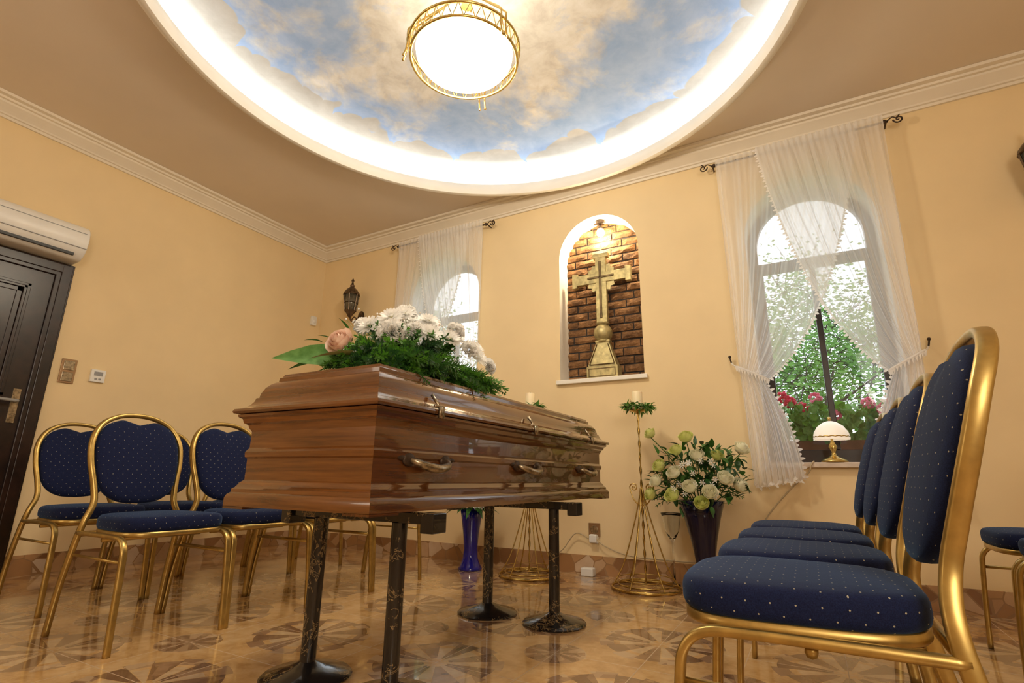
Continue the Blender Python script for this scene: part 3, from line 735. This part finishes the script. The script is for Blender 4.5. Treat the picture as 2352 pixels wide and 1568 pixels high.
for p,s in (((.055,-.11,.170),.064),((.19,.36,.12),.044),((.14,.18,.24),.046),((-.02,.05,.305),.046),((-.11,-.09,.22),.046),((.19,.21,.16),.044),((.08,-.01,.20),.044)):
    carnation(b,p,Vector(p)+view*.4,s,'petalw',90)
rose(b,(-.115,-.19,.130),(.1,-1,.45),.062,'petalpeach',1.2)
carnation(b,(.0,.2,.29),(0,0,1),.038,'petalpeach')
b.obj('blossoms',g)
b=B()
for i in range(330):
    a=random.uniform(0,2*pi); el=random.uniform(.3,1.5); R=random.uniform(.85,1.12)
    p=Vector((.19*R*math.cos(a)*math.cos(el)-.01,.08+.25*R*math.sin(a)*math.cos(el),.07+.21*R*math.sin(el)))
    if i>240: p=Vector((-.17+random.gauss(0,.025),-.02+random.gauss(0,.03),.24+random.gauss(0,.025)))
    b.sphere(p,random.uniform(.003,.005),'petalw',4)
    if i%4==0: b.tube([p,p*.75],.0008,'fern',n=3)
b.obj('babys_breath',g)
# ------------------------------------------------------------------ candle stands
def candle_stand(x,y,h):
    g=group('candle_stand',(x,y,0)); b=B()
    for rr,z,tr in ((.205,.012,.011),(.165,.03,.006)):
        c=[(rr*math.cos(2*pi*j/60),rr*math.sin(2*pi*j/60),z) for j in range(60)]
        b.tube(c,tr,'brass',closed=True,prof=[(1,0),(.3,.5),(-.5,.87),(-.6,0),(-.5,-.87),(.3,-.5)],twist=pi/10)
    for j in range(6):
        a=2*pi*j/6+.3; c,s=math.cos(a),math.sin(a)
        b.tube(smooth([(.20*c,.20*s,.015),(.13*c,.13*s,.14),(.06*c,.06*s,.36),(.02*c,.02*s,.52),(.006*c,.006*s,.6)],6),.0042,'brass',n=6)
    b.tube([(0,0,.03+i*.012) for i in range(int((h-.03)/.012)+1)],.0085,'brass',prof=[(1,0),(.2,.5),(-1,0),(-.2,-.5)],twist=.45)
    b.tube([(r_*math.cos(t),r_*math.sin(t),.06) for r_,t in [(.17,2*pi*j/40) for j in range(40)]],.003,'brass',n=5,closed=True)
    for s in (-1,1):
        sp=[(s*(.05+.028*(1-k/26)*math.cos(k*.4)),0,.60+.028*(1-k/26)*math.sin(k*.4)) for k in range(26)]
        b.tube(sp,.004,'brass',n=6); b.tube(smooth([(s*.078,0,.60),(s*.06,0,.54),(s*.03,0,.50),(0,0,.49)],5),.004,'brass',n=6)
    b.lathe([(.010,h-.02),(.02,h-.01),(.055,h),(.06,h+.008),(.05,h+.008),(.001,h+.004)],'brass',n=20)
    b.obj('stand',g)
    b=B(); b.lathe([(.001,h+.006),(.034,h+.006),(.034,h+.125),(.030,h+.13),(.02,h+.124),(.001,h+.122)],'candle',n=24); b.tube([(0,0,h+.12),(.002,0,h+.138)],.0015,'black',n=4); b.obj('candle',g,auto=50)
    b=B()
    for i in range(220):
        a=random.uniform(0,2*pi); R=random.gauss(.07,.014); d=Vector((math.cos(a+random.gauss(0,.9)),math.sin(a+random.gauss(0,.9)),random.gauss(.1,.35)))
        leaf(b,(R*math.cos(a),R*math.sin(a),h+.012+random.uniform(0,.025)),d,random.uniform(.035,.06),.016,random.choice(['leaf','leafl','fern']))
    b.obj('wreath',g)
candle_stand(-.955,3.43,1.09); candle_stand(-1.755,3.42,1.13)
# ------------------------------------------------------------------ vases
g=group('rose_vase',(-.60,3.46,0)); b=B()
b.lathe([(.001,0),(.075,0),(.078,.012),(.055,.03),(.048,.08),(.055,.18),(.075,.30),(.105,.43),(.135,.53),(.131,.532),(.1,.44),(.07,.30),(.001,.28)],'navyglass',n=40); b.obj('vase',g)
fl=B(); lf=B(); V=Vector((-.1,-1,.1))
rs=[(-.26,-.10,.93,1),(-.04,-.12,.90,1),(.13,-.12,.79,1),(-.20,-.16,.73,1),(-.11,-.18,.69,0),(.17,-.18,.66,0),(-.02,-.20,.61,0),(-.12,-.22,.56,1),(.09,-.22,.58,0),(.04,-.22,.52,1),(-.27,-.12,.56,1),(.26,-.08,.83,0),(.24,-.12,.62,0),(.02,-.14,.79,0),(-.22,-.18,.64,0),(-.10,-.14,.82,1)]
for x,y,z,k in rs:
    d=Vector((x*1.5,y*1.4-.15,.35+.5*(z-.6))); rose(fl,(x,y,z),d,random.uniform(.048,.060),'petalgreen' if k else 'petalcream',.9)
    lf.tube(smooth([(x*.1,0,.45),(x*.5,y*.4,.45+(z-.45)*.6),(x,y,z-.02)],5),.003,'leaf',n=5)
for i in range(300):
    a=random.uniform(0,2*pi); R=random.uniform(.05,1)**.6
    p=Vector((.27*R*math.cos(a),-.04+.10*math.sin(random.uniform(0,6.28)),.68+.20*R*math.sin(a))); 
    if p.z<.50: p.z=.53
    d=Vector((p.x*2+random.gauss(0,.4),random.gauss(-.25,.4),random.gauss(.1,.5))); leaf(lf,p,d,random.uniform(.05,.085),random.uniform(.025,.04),random.choice(['leafd','leaf','leaf']))
for i in range(14):
    a=random.uniform(-.3,3.4); fern(lf,(0,-.05,.6),(math.cos(a),-.3,math.sin(a)),random.uniform(.22,.34),'leaf',.5,14,.05)
for i in range(20):
    daisy(fl,(random.uniform(-.16,.12),-.20+random.gauss(0,.015),random.uniform(.56,.76)),V,.020,'petalw',1,6)
fl.obj('roses',g); lf.obj('leaves',g)
g=group('glass_vase',(-.83,3.655,0)); b=B(); b.lathe([(.001,0),(.035,0),(.035,.006),(.006,.018),(.005,.26),(.02,.28),(.045,.33),(.06,.42),(.068,.44),(.066,.44),(.058,.42),(.042,.33),(.016,.285),(.001,.282)],'glass',n=28); b.obj('bowl',g)
g=group('blue_flower_vase',(-2.24,3.42,0)); b=B()
b.lathe([(.001,0),(.085,0),(.088,.01),(.075,.03),(.055,.08),(.05,.14),(.058,.24),(.072,.34),(.085,.42),(.081,.42),(.06,.3),(.001,.28)],'cobalt',n=36); b.obj('vase',g)
fl=B(); lf=B()
for i in range(15):
    a=random.uniform(0,2*pi); R=random.uniform(.05,.2); p=Vector((R*math.cos(a),R*math.sin(a)*.7-.04,.46+random.uniform(-.03,.12)))
    (daisy(fl,p,p-Vector((0,.1,.35)),.045,'petalw',2,14) if i%2 else rose(fl,p,p-Vector((0,.3,.4)),.045,'petalcream'))
    lf.tube([(0,0,.35),p],.003,'leaf',n=4)
for i in range(90):
    a=random.uniform(0,2*pi); leaf(lf,(.08*math.cos(a),.06*math.sin(a),.44),(math.cos(a),math.sin(a),random.uniform(-.2,.9)),random.uniform(.08,.17),.035,random.choice(['leafd','leaf']))
fl.obj('blossoms',g); lf.obj('leaves',g)
# ------------------------------------------------------------------ outlet, adapter, cables
g=group('power_outlet',(-1.39,YB,.30)); b=B(); b.box(-.042,.042,-.012,-.001,-.045,.045,'bronzeplas'); b.lathe([(.028,0),(.028,.004)],'antbrass',Matrix.Translation((0,-.012,0))@Matrix.Rotation(pi/2,4,'X'),n=20); b.obj('plate',g,smooth=False,bevel=.002)
b=B(); b.box(-.028,.028,-.05,-.014,-.085,-.03,'white'); b.obj('plug',g,smooth=False,bevel=.008)
b=B(); b.box(-.03,.03,-.03,-.002,-.09,-.04,'white'); b.obj('plug_base',g,smooth=False,bevel=.004)
g=group('power_adapter',(-1.42,3.66,0)); b=B(); b.box(-.045,.045,-.03,.03,0,.055,'white'); b.obj('body',g,smooth=False,bevel=.008)
g=group('power_cable'); b=B()
b.tube(smooth([(-1.36,3.69,.24),(-1.30,3.68,.20),(-1.15,3.70,.15),(-.9,3.70,.14),(-.6,3.69,.15),(-.35,3.70,.22),(-.27,3.70,.42),(-.12,3.70,.60),(-.01,3.68,.70),(.01,3.676,.745),(.03,3.69,.772)],6),.0045,'cable',n=6)
b.tube(smooth([(-1.42,3.69,.24),(-1.52,3.69,.27),(-1.62,3.70,.16),(-1.7,3.70,.1),(-1.75,3.69,.01)],6),.004,'cable',n=6)
b.obj('cable',g)
# ------------------------------------------------------------------ table lamp
g=group('table_lamp',(.14,3.78,.767)); b=B()
b.lathe([(.001,0),(.072,0),(.074,.006),(.06,.018),(.03,.03),(.015,.04),(.011,.06),(.02,.075),(.024,.095),(.012,.115),(.008,.13),(.008,.24)],'brass',n=28)
b.sphere((0,0,.262),.012,'brass',8); b.obj('base',g)
b=B(); b.lathe([(.098,.135),(.099,.150),(.092,.180),(.07,.215),(.04,.238),(.012,.248),(.012,.246),(.039,.235),(.068,.212),(.089,.18),(.096,.15),(.095,.135)],'shade',n=36,cap=False); b.obj('shade',g)
b=B(); b.tube([(.097*math.cos(2*pi*j/36),.097*math.sin(2*pi*j/36),.150+.0035*(j%2)) for j in range(36)],.004,'brass',n=5,closed=True); b.obj('shade_band',g)
# ------------------------------------------------------------------ outside
b=B(); b.box(-30,30,4.4,60,-1.3,-1.2,'grass'); b.obj('ground',smooth=False)
def tree(x,y,h,leafn,sp):
    g=group('tree',(x,y,-1.2)); b=B(); tips=[]
    def br(p,d,L,r,dep):
        P=[p.copy()];q=p.copy();dd=d.copy()
        for i in range(5):
            dd=(dd+Vector((random.gauss(0,.14),random.gauss(0,.14),random.gauss(.02,.06)))).normalized(); q=q+dd*(L/5); P.append(q.copy())
            if dep>0 and i>=1:
                for _ in range(2 if dep<3 else 1): br(q,(dd*.6+Vector((random.gauss(0,.8),random.gauss(0,.8),random.gauss(.1,.4)))).normalized(),L*.5,r*.5,dep-1)
            if dep<=1: tips.append(q.copy())
        b.tube(P,[r*(1-.12*i) for i in range(6)],'bark',n=5)
    br(Vector((0,0,0)),Vector((0,0,1)),h,.045*h/4,3)
    b.obj('trunk',g)
    b=B()
    for i in range(leafn):
        c=random.choice(tips)+Vector((random.gauss(0,sp),random.gauss(0,sp),random.gauss(0,sp))); d=Vector((random.gauss(0,1),random.gauss(0,1),random.gauss(0,1)))
        T=orient(c,d); s=random.uniform(.03,.055); b.add([(-s,0,0),(0,-s*.5,0),(s,0,0),(0,s*.5,0)],[(0,1,2,3)],'tleaf',T)
    b.obj('foliage',g,smooth=False)
tree(-.1,9.5,3.9,5200,.2); tree(1.5,10.5,4.1,5200,.22); tree(-1.5,11,4.1,4800,.22); tree(-6.6,10,4.0,5000,.22); tree(.7,13,4.3,4200,.3); tree(-8.2,12,4.2,4500,.3)
# ------------------------------------------------------------------ world & lights
w=bpy.data.worlds.new('sky_world'); S.world=w; w.use_nodes=True; bg=w.node_tree.nodes['Background']; bg.inputs[0].default_value=(.86,.93,1.0,1); bg.inputs[1].default_value=2.6
def area(name,loc,target,sx,sy,power,col):
    l=bpy.data.lights.new(name,'AREA'); l.shape='RECTANGLE'; l.size=sx; l.size_y=sy; l.energy=power; l.color=col
    o=bpy.data.objects.new(name,l); COL.objects.link(o); o.location=loc; o.rotation_euler=(Vector(target)-Vector(loc)).to_track_quat('-Z','Y').to_euler(); return o
area('rear_fill_light',(1.3,-1.3,1.9),(-1.5,2.2,.9),1.0,1.4,50,(1,.91,.78))  # unseen warm fill added behind the camera, sided by the coffin's reflections
area('rear_fill_light',(-3.2,-1.4,1.9),(-2,2.5,1.2),1.0,1.4,14,(1,.87,.70))  # second, weaker unseen fill added behind the camera on the left
l=bpy.data.lights.new('chandelier_bulb','POINT'); l.energy=52; l.color=(1,.85,.64); l.shadow_soft_size=.12; o=bpy.data.objects.new('chandelier_bulb',l); COL.objects.link(o); o.location=(-1.37,1.88,2.66)
l=bpy.data.lights.new('niche_bulb','POINT'); l.energy=18.0; l.color=(1,.80,.52); l.shadow_soft_size=.03; o=bpy.data.objects.new('niche_bulb',l); COL.objects.link(o); o.location=(NX,YB+.085,2.59)
# ------------------------------------------------------------------ camera
pit,roll,yaw=math.radians(14.676),math.radians(.799),math.radians(29.254)
F=Vector((-math.sin(yaw)*math.cos(pit),math.cos(yaw)*math.cos(pit),math.sin(pit))); R0=Vector((math.cos(yaw),math.sin(yaw),0)); U0=R0.cross(F)
R=R0*math.cos(roll)+U0*math.sin(roll); U=U0*math.cos(roll)-R0*math.sin(roll)
cd=bpy.data.cameras.new('camera'); cam=bpy.data.objects.new('camera',cd); COL.objects.link(cam)
cam.matrix_world=Matrix(((R.x,U.x,-F.x,0),(R.y,U.y,-F.y,0),(R.z,U.z,-F.z,.65),(0,0,0,1)))
cd.sensor_fit='HORIZONTAL'; cd.sensor_width=36; cd.lens=1194.2/2352*36; cd.clip_start=.05
S.camera=cam
S.view_settings.view_transform='Standard'
